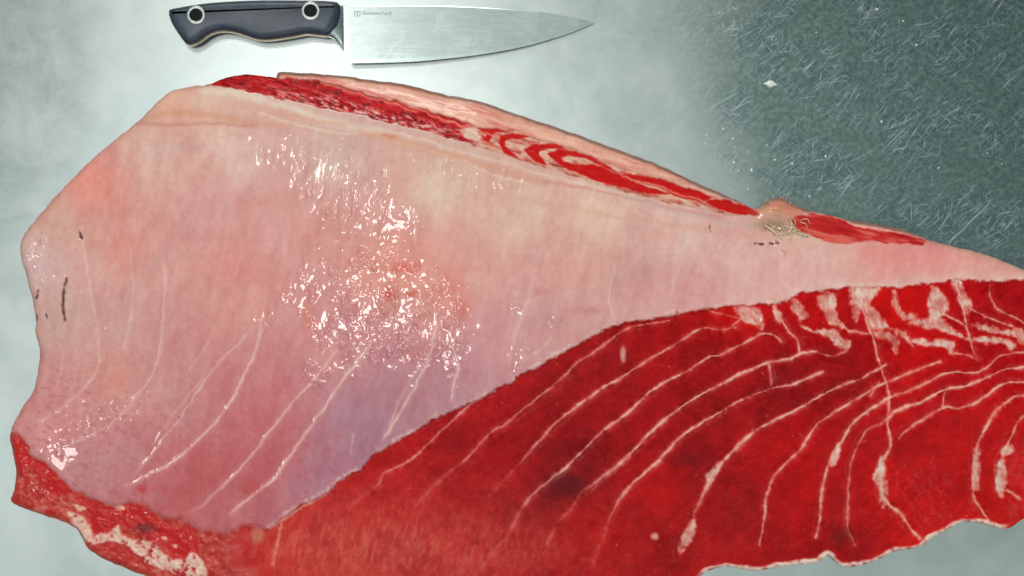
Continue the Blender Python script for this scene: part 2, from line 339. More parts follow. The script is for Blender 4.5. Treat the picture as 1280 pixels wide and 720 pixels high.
m_sk = np.where(inside(skpoly, U, V), 1.0, 0.0).astype(np.float32) * (1 - m_bl) * (1 - m_bl2)
m_sk = blur(m_sk, 1, 1)

# ---- colour of the tissue itself
def idw(pts, p=2.6, f=8):
    X, Y = np.meshgrid(us[::f], vs[::f]); num = np.zeros(X.shape + (3,)); den = np.zeros(X.shape)
    for (x, y, c) in pts:
        w = 1.0 / ((X - x) ** 2 + (Y - y) ** 2 + 260.0) ** (p / 2); num += w[..., None] * np.array(c, float); den += w
    return upsample((num / den[..., None]).astype(np.float32), f)
MC = [(200,180,(212,176,166)),(300,200,(212,174,166)),(420,190,(204,170,160)),(550,230,(213,184,168)),(650,270,(215,180,167)),(750,270,(219,184,168)),(850,300,(217,178,168)),(930,330,(214,170,165)),(1010,320,(221,174,166)),(1100,322,(222,150,144)),
 (1160,327,(222,140,136)),(1230,335,(222,158,148)),(110,230,(214,134,122)),(70,280,(202,160,148)),(50,330,(206,170,168)),(80,400,(198,158,150)),(120,320,(205,152,145)),(150,310,(210,140,130)),(200,330,(204,148,142)),(290,330,(206,136,130)),
 (260,260,(206,152,148)),(330,280,(204,146,141)),(300,380,(208,146,136)),(150,400,(200,152,147)),(140,470,(206,146,136)),(100,520,(200,138,138)),(60,530,(205,138,138)),(200,480,(195,142,138)),(150,570,(186,124,128)),(100,590,(180,118,122)),
 (230,520,(186,124,126)),(260,590,(174,74,78)),(240,575,(176,84,88)),(282,612,(174,76,80)),(312,572,(174,74,78)),(335,540,(178,84,88)),(205,600,(180,96,100)),(340,590,(172,70,78)),(220,620,(176,78,82)),(300,540,(182,98,99)),(340,500,(189,108,110)),(360,560,(180,92,97)),(300,620,(176,98,103)),(400,440,(195,128,126)),(430,520,(164,114,131)),(450,555,(158,108,127)),(400,600,(160,106,124)),(470,530,(160,108,124)),(560,500,(172,122,132)),(410,580,(160,98,116)),
 (370,610,(166,108,124)),(480,480,(171,113,124)),(520,510,(166,108,118)),(450,430,(191,128,132)),(480,340,(205,138,126)),(505,332,(208,134,120)),(560,360,(209,136,124)),(600,350,(206,152,144)),(620,420,(191,132,135)),(580,470,(179,118,126)),
 (680,400,(189,138,140)),(720,380,(196,143,138)),(740,330,(207,158,147)),(700,350,(206,148,140)),(800,350,(201,148,145)),(850,370,(206,148,145)),(900,360,(211,158,152)),(980,355,(214,163,157)),(1060,350,(220,172,165)),(1150,350,(218,165,158)),(250,125,(212,176,160)),(220,125,(214,160,142))]
RC = [(700,500,(158,24,27)),(760,450,(150,22,27)),(820,420,(168,20,24)),(900,440,(152,15,21)),(980,470,(128,13,21)),(1050,460,(138,13,20)),(920,400,(204,24,18)),(1000,400,(194,20,20)),(1130,380,(208,28,22)),(1230,370,(178,20,25)),(1270,365,(162,18,27)),
 (1260,450,(188,22,25)),(1150,440,(192,20,22)),(850,560,(162,20,24)),(880,520,(152,20,25)),(700,612,(92,20,26)),(730,590,(125,20,26)),(720,640,(180,26,28)),(640,590,(162,25,29)),(560,600,(166,30,31)),(500,640,(186,46,42)),(440,660,(192,70,58)),(520,690,(182,66,56)),
 (600,690,(180,50,46)),(400,690,(196,80,66)),(340,700,(196,70,58)),(300,690,(186,46,40)),(270,700,(186,40,36)),(750,660,(192,26,25)),(820,620,(186,26,25)),(830,700,(160,20,22)),(900,660,(170,28,30)),(930,620,(166,25,28)),(1000,620,(192,23,24)),(1000,560,(186,21,22)),(1060,690,(158,20,24)),
 (1120,600,(196,21,22)),(1180,600,(192,26,28)),(1200,540,(186,23,24)),(1240,560,(186,21,22)),(1150,660,(198,24,20)),(1260,640,(204,34,23)),(1280,560,(202,42,38)),(610,530,(160,24,28)),(480,600,(178,34,34)),(870,575,(140,20,24))]
n1 = fbm(U / 46, V / 46, 20, 5); n2 = fbm(U / 14, V / 14, 26, 4); n3 = fbm(U / 4.5, V / 4.5, 30, 3); n4 = vn(U / 2.0, V / 2.0, 34)
nst = fbm(U / 9 + V / 40, V / 34, 36, 3)              # near-vertical soft streaks of the lining
def mixc(c, m, colr):
    return c + (np.asarray(colr, np.float32) - c) * m[..., None]
C = idw(MC); C = C.mean(2, keepdims=True) + (C - C.mean(2, keepdims=True)) * 1.12
C = C + (n1 * 6 + nst * 8)[..., None] * np.array([.8, 1.3, 1.2], np.float32) + (n2 * 6 + n3 * 6 + 3.5 * fbm(U / 3.4 + V / 50 + n2, V / 16, 22, 3))[..., None] * np.array([.7, 1.25, 1.15], np.float32)
C = mixc(C, sst(0.15, 0.6, fbm(U / 30, V / 42, 41, 4)) * 0.18, (212, 128, 114))      # orange flecks
C = mixc(C, sst(0.22, 0.6, fbm(U / 22, V / 26, 45, 4)) * 0.16, (176, 140, 142))      # greyish film
low = sst(430, 600, V - 0.25 * (U - 300)) * sst(560, 380, U)
C = mixc(C, low * sst(0.1, 0.5, fbm(U / 7 - V / 20, V / 5, 47, 4)) * 0.30, (165, 60, 66))
# seams
dm_all = np.zeros(U.shape, np.float32)
for k, (w, s_, P) in enumerate(MEMV):
    d, tp = local_dist(cr(P, 4), 14, U + .8 * wu, V + .8 * wv, par=True)
    s_ = s_ * sst(0, .12, tp) * sst(1.0, .86, tp)
    m = np.exp(-(d / (w * (.75 + .5 * (n1 + .5)))) ** 2) * s_ * np.clip(0.9 + 0.6 * n2, .3, 1.2)
    dm_all = np.maximum(dm_all, m)
    C = mixc(C, np.exp(-(d / 6) ** 2) * s_ * 0.22, (205, 160, 156))
C = mixc(C, np.clip(dm_all, 0, 1) * 0.95, (232, 188, 174))
for (w, c_, s_, P) in STRIPE:
    d = local_dist(cr(P, 4), 18, U + 1.0 * wu, V + 1.0 * wv); C = mixc(C, np.exp(-(d / w) ** 2) * s_ * (0.8 + 0.5 * n2), c_)
d = local_dist(cr([(172,154),(212,156),(262,154),(320,157)], 4), 8, UW, VW); C = mixc(C, np.exp(-(d / 2.5) ** 2) * .5, (190, 118, 98))
# pink edge where lining meets the cut face
C = mixc(C, sst(-16, -2, sdb) * sst(900, 1050, U) * (0.35 + 0.4 * n2), (226, 190, 178))
C = mixc(C, sst(-7, -1, sdb) * sst(860, 700, U) * (0.3 + 0.4 * n2), (206, 160, 158))
C = mixc(C, np.exp(-((sdb + 2.5) / 3.0) ** 2) * np.clip(.1 + .9 * n3 + .6 * n2, 0, 1), (230, 186, 176))
# small blood marks on the lining
for (x, y, rx, ry, c_, s_) in ((505,335,12,5,(206,52,38),.6),(484,366,5,7,(190,48,36),.75),(516,367,7,4,(186,48,32),.75),(580,388,7,11,(200,70,60),.7),(568,360,9,14,(206,112,98),.55),(385,398,10,18,(206,110,88),.55),(145,475,10,14,(216,124,102),.6),
                          (675,365,14,5,(190,118,108),.55),(735,388,22,5,(184,98,102),.5),(795,340,10,6,(160,130,134),.5),(770,350,6,16,(168,138,138),.45),(835,340,10,10,(204,142,130),.5),(258,455,8,5,(196,112,100),.5),(178,610,8,6,(182,22,24),.9),(315,608,12,12,(176,30,32),.6),(1115,318,30,16,(222,128,122),.45)):
    q = ((UW - x) / rx) ** 2 + ((VW - y) / ry) ** 2; C = mixc(C, np.exp(-q) * s_ * np.clip(0.8 + 0.9 * n2, 0, 1.3), c_)
SLIT = [(1.7,[(82,348),(80,366),(79,384),(81,400)]),(1.6,[(97,281),(100,290),(101,298)]),(1.4,[(46,364),(45,372)]),(1.4,[(44,394),(45,408)]),(1.2,[(57,392),(59,397)]),(1.1,[(943,303),(955,304)]),(1.6,[(962,304),(966,304)]),(1.4,[(971,302),(974,302)]),(1.0,[(888,282),(889,288)])]
m_slit = np.zeros(U.shape, np.float32)
for w, P in SLIT: m_slit = np.maximum(m_slit, np.exp(-(local_dist(cr(P, 2), 8, UW, VW) / w) ** 2))
m_slit = m_slit * sst(-.5, .15, n3 + .5 * n2); C = mixc(C, m_slit * .9, (62, 18, 14))
# --- red cut face
R = idw(RC)
fib = fbm(U / 26 + V / 18, V / 3.2 - U / 30, 50, 3)
R = R + (n1 * 16 + n2 * 18 + n3 * 13)[..., None] * np.array([1.0, .55, .5], np.float32)
R *= np.array([.97, .50, .60], np.float32)
grain = fbm((.62 * U + .78 * V) / 2.6 + n2, (.78 * U - .62 * V) / 30, 48, 3)
R = R + (grain * 8)[..., None] * np.array([1, .6, .55], np.float32)
R = mixc(R, np.exp(-(((U - 500) / 260) ** 2 + ((V - 690) / 80) ** 2)) * (.42 + .25 * n2), (196, 92, 78))
R = mixc(R, sst(0.25, 0.7, fib) * 0.18, (205, 70, 66))
R = mixc(R, sst(0.1, 0.55, fbm(U / 40, V / 40, 53, 4)) * 0.20, (112, 12, 20))
pale_zone = np.exp(-(((U - 440) / 170) ** 2 + ((V - 680) / 48) ** 2)) + 0.35 * np.exp(-(((U - 600) / 160) ** 2 + ((V - 700) / 40) ** 2))
R = mixc(R, np.clip(pale_zone, 0, 1) * sst(-0.15, 0.5, fbm(U / 4 + V / 22, V / 10, 56, 4)) * 0.42, (216, 116, 98))
# tiny pale flecks of torn fibre
fleck = sst(0.62, 0.86, fbm(U / 3.0, V / 2.6, 58, 2)) * sst(-0.05, 0.4, fbm(U / 30, V / 30, 59, 3))
R = mixc(R, fleck * 0.7, (226, 130, 116))
allsin = []
d_sin = np.full(U.shape, 30, np.float32); m_sin = np.zeros(U.shape, np.float32); lab_sin = np.zeros(U.shape, np.int16)
for k, (w, s_, P) in enumerate(SIN + SIN2):
    d, tp = local_dist(cr(P, 4), 24, U + .45 * wu, V + .45 * wv, par=True)
    if k < len(SIN): s_ = s_ * np.clip(1.25 - 1.0 * sst(.55, 1.0, tp) * sst(1000, 800, P[-1][0] + 0 * tp) - .35 * sst(.7, 1, tp), .1, 1)
    wob = np.clip(1.08 + 1.0 * n1 + 0.9 * n2 + 0.4 * n3, 0.4, 2.3)
    m = np.exp(-(d / (w * .86 * wob)) ** 2) * s_ * np.clip(0.85 + 0.6 * fbm(U / 11, V / 11, 60 + (k % 3), 2) + .3 * n3, 0.25, 1.15)
    lab_sin = np.where((d < 1.9 * w) & (d < d_sin), k + 1, lab_sin); d_sin = np.minimum(d_sin, d)
    m_sin = np.maximum(m_sin, m)
R = mixc(R, np.exp(-(d_sin / 5.5) ** 2) * np.clip(0.15 + .45 * n3 + .3 * n2, 0, 1) * 0.6, (222, 110, 98))   # broken fibres beside each sinew
R = mixc(R, np.exp(-(d_sin / 3.4) ** 2) * np.clip(.5 + .7 * n2, 0, 1) * .5, (206, 84, 76))
R = mixc(R, np.clip(m_sin, 0, 1) * 0.92, (240, 184, 166))
fib = fbm((U - .4 * V) / 4, (V + .4 * U) / 13, 51, 3)
m_fat = np.zeros(U.shape, np.float32); lab_fat = np.zeros(U.shape, np.int16)
for k, P in enumerate(FAT):
    Q = cr(P, 3, True); ins_ = inside(Q, UW, VW); dd = local_dist(Q, 8, UW, VW, closed=True); sd = np.where(ins_, dd, -dd)
    m = sst(-1.6, 2.4, sd + 2.2 * n2 + .6 * n3 + .5 * fib); m_fat = np.maximum(m_fat, m); lab_fat[sd > 0] = k + 1
    R = mixc(R, np.exp(-(sd / 2.0) ** 2) * np.clip(.45 + .8 * n3, 0, .9), (236, 150, 132))
fatc = np.array([220, 176, 160], np.float32) + (n2 * 34 + n3 * 14)[..., None] * np.array([.6, 1.1, 1.1], np.float32)
fatc = mixc(fatc, sst(0.12, 0.45, fib + .4 * n3) * .6, (204, 92, 82)); fatc = mixc(fatc, sst(0.1, 0.5, n2) * .5, (214, 200, 190))
R = R + (fatc - R) * (m_fat * np.clip(.84 + .45 * n2 + .3 * fib, .4, .95))[..., None]
for (x, y, rx, ry, c_, s_) in ((778,443,4,11,(205,150,140),.9),(818,671,5,5,(228,160,140),.9),(712,605,22,14,(84,22,28),.6),(855,575,22,9,(110,16,22),.5),(1052,670,14,12,(110,24,26),.55),(322,668,9,12,(196,130,98),.7)):
    q = ((UW - x) / rx) ** 2 + ((VW - y) / ry) ** 2; R = mixc(R, np.exp(-q * q) * s_, c_)
C = C + (R - C) * m_red[..., None]
# pale skin rim along the front of the cut
rimz = m_red * sst(860, 885, U) * sst(1266, 1250, U) * sst(600, 640, V)
C = mixc(C, rimz * sst(6.6, 2.6, DO + 3.2 * n2 + 2.0 * n1) * np.clip(.95 + .7 * n3, .3, 1), (234, 198, 184)); C = mixc(C, rimz * sst(1.6, .4, DO + n3) * .6, (120, 70, 60))  # outermost dark line is a painted shadow below the rim
# --- dark muscle band
dblu = local_dist(blup, 30, UW, VW); dbll = local_dist(bllo, 30, UW, VW)
al = fbm(U / 34 + V / 60, (V - 0.28 * U) / 4.2, 61, 4); al2 = fbm(U / 10, (V - 0.28 * U) / 3.0, 15, 3)
B = np.zeros(C.shape, np.float32) + np.array([182, 22, 26], np.float32) + (al * 38)[..., None] * np.array([1, .5, .5], np.float32)
mid = np.exp(-((V - (0.27 * (U - 300) + 108)) / 9) ** 2)
lowhalf = sst(-.35, .45, (dblu - dbll) / (dblu + dbll + 1e-3)); lowz = lowhalf * np.exp(-((U - 455) / 120) ** 4)
B = mixc(B, np.clip(sst(-0.10, 0.14, al2 + 0.3 * al) * (0.22 + 0.78 * lowz), 0, 1) * 0.92, (226, 132, 126))
B = mixc(B, sst(.1, .3, fbm(U / 6, (V - 0.28 * U) / 2.2, 37, 3)) * lowz * .8, (232, 186, 178))
B = mixc(B, sst(0.10, 0.30, -fbm(U / 7, (V - 0.28 * U) / 2.4, 33, 3)) * 0.65, (92, 10, 18))
sw = sst(575, 600, U)
pale = np.array([212, 160, 138], np.float32) + (al * 30 + n3 * 20)[..., None] * np.array([.6, 1.2, 1.1], np.float32)
B = B + (pale - B) * (sw * np.clip(.9 + .9 * al2, .35, 1))[..., None]
for P in REDS: B = mixc(B, poly_soft(P, 1.3, U + .9 * wu + 2 * al, V + .7 * wv) * np.clip(.95 + .3 * al2, 0, 1), (190, 15, 15))
for P in ([(505,128),(545,146),(590,160),(625,172)], [(560,150),(590,165),(615,185)], [(780,221),(815,230),(850,243),(880,252)], [(400,104),(440,115),(480,126),(520,140)]):
    B = mixc(B, np.exp(-(local_dist(cr(P, 3), 6, UW, VW) / 1.4) ** 2) * .8, (228, 128, 108))
B = mixc(B, poly_soft([(572,160),(590,160),(603,168),(598,174),(585,171)], 2.0, U + 9 * al + 2 * wu, V + 4 * al2 + wv) * np.clip(.8 + n3, 0, 1), (220, 186, 170))
C = C + (B - C) * m_bl[..., None]
B2 = np.zeros(C.shape, np.float32) + np.array([190, 40, 40], np.float32) + (al * 34)[..., None] * np.array([1, .8, .7], np.float32); B2 = mixc(B2, sst(0.12, .4, al) * .55, (222, 128, 110))
C = C + (B2 - C) * m_bl2[..., None]
# --- skin strip above the dark muscle
K = np.zeros(C.shape, np.float32) + np.array([226, 162, 142], np.float32) + (al * 26 + n3 * 10)[..., None] * np.array([.8, 1.1, 1.1], np.float32)
K = mixc(K, sst(.1, .45, fbm(U / 50, (V - .3 * U) / 6, 18, 3)) * .6, (206, 96, 84))
K = mixc(K, sst(5.5, 2.0, DO + 1.2 * n2) * 0.75, (126, 92, 84))
C = C + (K - C) * m_sk[..., None]
q = ((UW - 968) / 26) ** 2 + ((VW - 262) / 12) ** 2; C = mixc(C, np.exp(-q) * .8, (196, 130, 96))
q = ((UW - 966) / 22) ** 2 + ((VW - 281) / 9) ** 2; C = mixc(C, np.exp(-q) * .8 * (.8 + .6 * n3), (128, 104, 62))
q = ((UW - 990) / 26) ** 2 + ((VW - 296) / 9) ** 2; C = mixc(C, np.exp(-q) * .6 * (.8 + .6 * n3), (206, 182, 150))
C = mixc(C, sst(3.0, 1.0, DO + n2) * sst(1150, 1180, U) * (1 - m_red) * .6, (206, 176, 156))
# --- torn front left
T = np.zeros(C.shape, np.float32) + np.array([184, 48, 38], np.float32) + (n2 * 34 + n3 * 30)[..., None] * np.array([.8, 1.2, 1.1], np.float32)
T = mixc(T, sst(-.05, .45, fbm(U / 16, V / 10, 21, 4)) * .8, (176, 22, 22)); T = mixc(T, sst(.15, .5, fbm(U / 9, V / 7, 24, 4)) * .38, (222, 160, 136))
T = mixc(T, sst(250, 320, U) * .75, (190, 56, 46) )
for P in ([(15,550),(25,548),(34,560),(38,580),(28,588),(20,580),(15,562)], [(43,575),(55,572),(70,590),(87,608),(80,620),(62,616),(50,597)], [(95,622),(135,632),(165,632),(190,638),(200,652),(240,662),(250,680),(238,697),(220,702),(205,684),(175,668),(150,658),(138,672),(118,668),(110,640)]):
    T = mixc(T, poly_soft(P, 3.0) * np.clip(1.0 + .9 * n2 + .5 * n3, .2, 1), (190, 16, 15))
m_w = np.maximum(poly_soft([(120,669),(138,664),(146,655),(154,669),(172,675),(192,678),(201,689),(216,699),(230,699),(240,690),(254,703),(259,722),(240,724),(202,712),(172,697),(158,683),(137,678),(116,680)], 2.0), poly_soft([(84,640),(98,642),(108,652),(118,676),(104,672),(94,658)], 2.5))
m_w = m_w * sst(-.6, -.1, n3 + .6 * n2); T = mixc(T, m_w * (.85 + .4 * n3), (228, 188, 172))
T = mixc(T, poly_soft([(132,677),(158,684),(178,704),(150,700),(134,690)], 1.6) * .8, (186, 36, 34)); T = mixc(T, np.exp(-(((UW - 180) / 13) ** 2 + ((VW - 661) / 5) ** 2)) * .8, (92, 16, 14))
for (x, y) in ((102,636),(172,624),(152,636),(219,683),(206,672),(148,632),(98,632)): T = mixc(T, np.exp(-(((UW - x) / 4.5) ** 2 + ((VW - y) / 3) ** 2) ** 2) * .9, (234, 186, 160))
T = mixc(T, sst(4, 1.5, DO + n2) * .5, (150, 84, 68))
C = C + (T - C) * m_torn[..., None]
# thin dry rim of the lining on the left
C = mixc(C, sst(3.2, 1.0, DO + n2) * (1 - m_red) * (1 - m_torn) * (1 - m_sk) * (1 - m_bl) * .45, (186, 128, 112))
C = np.clip(C, 4, 245)

# ---- relief (metres)
Dm = blur(DO.clip(0, 400), 10, 2)
flap = 0.55 + 0.45 * sst(120, 620, U)
Z = (0.0105 + 0.040 * (1 - np.exp(-Dm / 135.0)) * flap)
fr = sst(0, 160, V - (360 + 0.5 * (700 - U).clip(0, 500)))
Z -= 0.0022 * sst(-2, 5, sdb) * (1 - m_torn) * (1 - m_torn)
Z -= 0.0030 * m_torn * (0.6 + 0.5 * n2)
front = sst(560, 720, V) * sst(780, 940, U); Z = Z * (1 - 0.35 * front)
macro = blur(Z, 3, 1)
r_edge = np.where((U > 860) & (V > 560), 4.0, np.where((U > 340) & (V < 340), 16.0, 9.0)); r_edge = blur(r_edge.astype(np.float32), 12, 2)
prof = np.sqrt(np.clip(1 - (1 - np.clip(DO / r_edge, 0, 1)) ** 2, 0, 1))
macro = macro * (0.45 + 0.55 * prof)
fine = np.zeros(U.shape, np.float32)
lining = (1 - m_red) * (1 - m_torn) * (1 - m_bl) * (1 - m_bl2) * (1 - m_sk)
fine += lining * (0.00050 * fbm(U / 40, V / 40, 27, 3) + 0.00012 * n2)
fine += lining * 0.00045 * dm_all
# wrinkled wet patches of the lining
def blob(x, y, rx, ry, ang=0):
    c, s = math.cos(ang), math.sin(ang); dx = U - x; dy = V - y
    return np.exp(-(((dx * c + dy * s) / rx) ** 2 + ((-dx * s + dy * c) / ry) ** 2) ** 1.5)
A1 = blob(420, 232, 46, 52) + .9 * blob(465, 232, 18, 44) + .6 * blob(575, 216, 105, 17, .2) + .35 * blob(350, 185, 60, 26, .2) + .25 * blob(620, 232, 40, 18)
A2 = blob(470, 360, 90, 52) + blob(450, 425, 60, 40) + blob(525, 410, 52, 55) + .9 * blob(395, 468, 18, 24) + .8 * blob(570, 440, 14, 55) + .8 * blob(105, 535, 80, 15, -.45) + .7 * blob(150, 515, 26, 18) + .9 * blob(48, 318, 18, 46) + .7 * blob(652, 452, 16, 26, .5) + .7 * blob(646, 378, 14, 16) + .5 * blob(690, 402, 10, 12) + .6 * blob(776, 405, 10, 12) + .5 * blob(80, 512, 40, 10, -.4) + .4 * blob(340, 390, 30, 30) + .4 * blob(520, 285, 12, 30)
A1 = np.clip(A1, 0, 1) * (.35 + .65 * sst(-.35, .25, fbm(U / 16, V / 22, 5, 3))); A2 = np.clip(A2, 0, 1) * (.16 + .95 * sst(-.1, .45, fbm(U / 13, V / 15, 8, 3)))
str_ = fbm((U + .2 * V) / 6.6 + 1.0 * n2, V / 36, 9, 2); iso = 1 - 2 * np.abs(fbm(U / 12 + .6 * n2, V / 12, 16, 2)); iso2 = fbm(U / 6.0, V / 8.0, 19, 2)
fine += lining * (A1 * (0.0020 * str_ + .0002 * iso2) + A2 * (0.0011 * iso + 0.0012 * iso2))
fine += m_red * (0.0015 * np.exp(-(d_sin / 1.8) ** 2) * m_sin - 0.0015 * np.exp(-(d_sin / 5) ** 2) + 0.00030 * fbm(U / 9, V / 9, 40, 3) + 0.00014 * n3 + 0.0005 * m_fat * n2 - 0.0003 * m_fat + 0.0005 * fleck)
fine += m_bl * (0.0004 * al + 0.0005 * al2 - 0.0012) + m_bl2 * (0.0006 * al - 0.0008) + m_sk * (0.0012 + 0.0003 * al)
fine += m_torn * (0.0013 * fbm(U / 12, V / 12, 42, 4) + 0.0005 * n3 + 0.0006 * m_w)
fine -= 0.0016 * m_slit + 0.0012 * np.exp(-((sdb - 1.5) / 2.2) ** 2) * (1 - m_torn)
fine += 0.0022 * np.exp(-(((U - 968) / 17) ** 2 + ((V - 261) / 8) ** 2)) * (1 + .8 * n2) - .0016 * np.exp(-(((U - 965) / 12) ** 2 + ((V - 283) / 5) ** 2))
fine += rimz * 0.0008 * sst(6, 3, DO)
Zt = macro + fine * np.clip(DO / 4, .25, 1)

# ------------------------------------------------------------------ parts: one label per grid vertex
LAB = np.zeros(U.shape, np.int32); names = {0: 'belly_lining'}
names[1] = 'fat_band'; fb = inside(np.vstack([bllo, cr([(948,268),(900,274),(840,266),(780,250),(720,236),(660,226),(620,218),(575,202),(520,186),(435,168),(375,157),(325,143),(262,140),(214,130),(200,120)], 3)]), UW, VW); LAB[fb] = 1
ns = len(SIN)
# muscle flakes: the strip between one long sinew and the next
f = 3; X, Y = np.meshgrid(us[::f], vs[::f]); best = np.full(X.shape, 1e9); fl = np.zeros(X.shape, int)
for k, (w, s_, P) in enumerate(SIN):
    Q = cr(P, 12)
    for i, (a, b) in enumerate(zip(Q[:-1], Q[1:])):
        e = b - a; L = float(e @ e) + 1e-9; x = X - a[0]; y = Y - a[1]; tt = np.clip((x * e[0] + y * e[1]) / L, 0, 1)
        dd = np.hypot(x - tt * e[0], y - tt * e[1]); side = (e[0] * y - e[1] * x) < 0; m = dd < best
        best = np.where(m, dd, best); fl = np.where(m, np.where(side, k + 1, k), fl)
fl = fl[np.minimum(np.arange(NY) // f, fl.shape[0] - 1)][:, np.minimum(np.arange(NX) // f, fl.shape[1] - 1)]
redm = (sdb > 0)
LAB = np.where(redm, 10 + fl, LAB)
for k in range(ns + 1): names[10 + k] = 'muscle_flake'
chev = inside(np.array([(880,380),(1050,340),(1420,330),(1420,432),(1280,437),(1250,443),(1224,452),(1190,444),(1150,440),(1110,444),(1058,443),(1000,439),(980,430),(955,416),(905,412)], float), UW, VW) & redm
LAB[chev] = 40; names[40] = 'chevron_muscle'
LABB = LAB.copy()
ms = (lab_sin > 0) & redm; LAB = np.where(ms, 100 + lab_sin, LAB)
for k in range(1, len(SIN) + len(SIN2) + 1): names[100 + k] = 'sinew'
mf = (lab_fat > 0) & redm; LAB = np.where(mf, 200 + lab_fat, LAB)
for k in range(1, len(FAT) + 1): names[200 + k] = 'fat_pad'
LAB = np.where(rimz * (DO < 4.6) > .5, 50, LAB); names[50] = 'skin_rim'
LAB = np.where(m_torn > .5, 60, LAB); names[60] = 'torn_edge'; LAB = np.where((m_torn > .5) & (m_w > .5), 61, LAB); names[61] = 'fat_patch'
LAB = np.where(m_sk > .5, 70, LAB); names[70] = 'skin_strip'
LAB = np.where(m_bl > .5, 80, LAB); names[80] = 'dark_muscle'; LAB = np.where(m_bl2 > .5, 81, LAB); names[81] = 'dark_muscle'

# ------------------------------------------------------------------ flesh material
def flesh_material(name, rough, coat, bump):
    g = NT(name); b = g.b
    at = g.n('ShaderNodeAttribute', attribute_name='tissue')
    v = g.obj()
    n_a = g.noise(v, 900, 3, .6); n_b = g.noise(v, 160, 4, .6)
    mul = g.math('ADD', g.math('MULTIPLY', n_a, 0.20), 0.90); mul = g.math('MULTIPLY', mul, g.math('ADD', g.math('MULTIPLY', n_b, 0.08), 0.96))
    vm = g.n('ShaderNodeVectorMath', operation='SCALE'); g.l(at.outputs['Color'], vm.inputs[0]); g.l(mul, vm.inputs['Scale'])
    g.l(vm.outputs[0], b.inputs['Base Color'])
    g.l(g.math('ADD', g.math('MULTIPLY', g.ramp(n_b, .3, .7), .16), rough), b.inputs['Roughness'])
    b.inputs['Coat Weight'].default_value = coat; b.inputs['Coat Roughness'].default_value = 0.055; b.inputs['Specular IOR Level'].default_value = 0.35 if name != 'raw_red_muscle' else 0.09; b.inputs['Coat IOR'].default_value = 1.38
    b.inputs['IOR'].default_value = 1.4
    bp = g.n('ShaderNodeBump'); bp.inputs['Strength'].default_value = bump; bp.inputs['Distance'].default_value = 0.0004
    g.l(n_a, bp.inputs['Height']); g.l(bp.outputs[0], b.inputs['Normal'])
    return g.m
M_lin = flesh_material('wet_belly_lining', .36, 1.0, .12); M_red = flesh_material('raw_red_muscle', .40, .05, .2); M_fat = flesh_material('raw_fat_and_skin', .30, .4, .2); M_torn = flesh_material('torn_flesh', .3, .8, .3)
def mat_of(n):
    return {'belly_lining': M_lin, 'fat_band': M_lin, 'skin_strip': M_fat, 'skin_rim': M_fat, 'fat_pad': M_fat, 'fat_patch': M_torn, 'torn_edge': M_torn}.get(n, M_red)

# ------------------------------------------------------------------ build the loin meshes
loin = empty('tuna_loin')
tag(loin, 'large raw tuna loin with pink belly lining and red cut face on the steel', 'fish')
quad = INS[:-1, :-1] & INS[1:, :-1] & INS[1:, 1:] & INS[:-1, 1:]
idx = np.arange(NY * NX).reshape(NY, NX)
qa, qb, qc, qd = idx[:-1, :-1][quad], idx[1:, :-1][quad], idx[1:, 1:][quad], idx[:-1, 1:][quad]
F = np.stack([qa, qb, qc, qd], 1)
# rim vertices move onto the exact outline
E = np.concatenate([F[:, [0, 1]], F[:, [1, 2]], F[:, [2, 3]], F[:, [3, 0]]]); key = E[:, 0].astype(np.int64) * (NX * NY) + E[:, 1]; rkey = E[:, 1].astype(np.int64) * (NX * NY) + E[:, 0]
open_ = ~np.isin(key, rkey); RE = E[open_]
rimv = np.unique(RE)
PU, PV = U.ravel().copy(), V.ravel().copy(); PU[rimv] = NU.ravel()[rimv]; PV[rimv] = NV.ravel()[rimv]
zf = Zt.ravel(); mz = macro.ravel()
kk = S * (1 - mz / H)
PX = (PU - 640) * kk; PY = (360 - PV) * kk; PZ = zf
P3 = np.stack([PX, PY, PZ], 1).astype(np.float32)
fn = np.cross(P3[F[:, 2]] - P3[F[:, 0]], P3[F[:, 3]] - P3[F[:, 1]])
VN = np.zeros_like(P3)
for c in range(4): np.add.at(VN, F[:, c], fn)
VN /= (np.linalg.norm(VN, axis=1, keepdims=True) + 1e-12)
LC = np.ones((NX * NY, 4), np.float32); LC[:, :3] = lin(C.reshape(-1, 3)) * 0.98
FL = LAB.ravel()[F[:, 0]]
def np_mesh(name, co, faces, normals, cols, mat, parent):
    me = bpy.data.meshes.new(name); n = len(co); m = len(faces)
    me.vertices.add(n); me.vertices.foreach_set('co', co.astype(np.float32).ravel())
    me.loops.add(m * 4); me.loops.foreach_set('vertex_index', faces.astype(np.int32).ravel())
    me.polygons.add(m); me.polygons.foreach_set('loop_start', np.arange(0, m * 4, 4, dtype=np.int32))
    me.update(calc_edges=True)
    me.polygons.foreach_set('use_smooth', np.ones(m, bool))
    at = me.attributes.new('tissue', 'FLOAT_COLOR', 'POINT'); at.data.foreach_set('color', cols.astype(np.float32).ravel())
    me.materials.append(mat)
    if normals is not None: me.normals_split_custom_set_from_vertices(normals.tolist())
    o = bpy.data.objects.new(name, me); COL.objects.link(o); o.parent = parent
    return o
PLAB = {40: 'bright red flesh marbled with pale fat chevrons', 60: 'ragged torn edge with bright blood red patches', 70: 'thin tan skin strip along the upper edge', 50: 'thin white skin rim under the red face', 0: 'shiny translucent pink belly lining', 1: 'cream and orange fat band below the dark muscle'}
base_lab = LABB.ravel()[F[:, 0]]; nxt = 1000
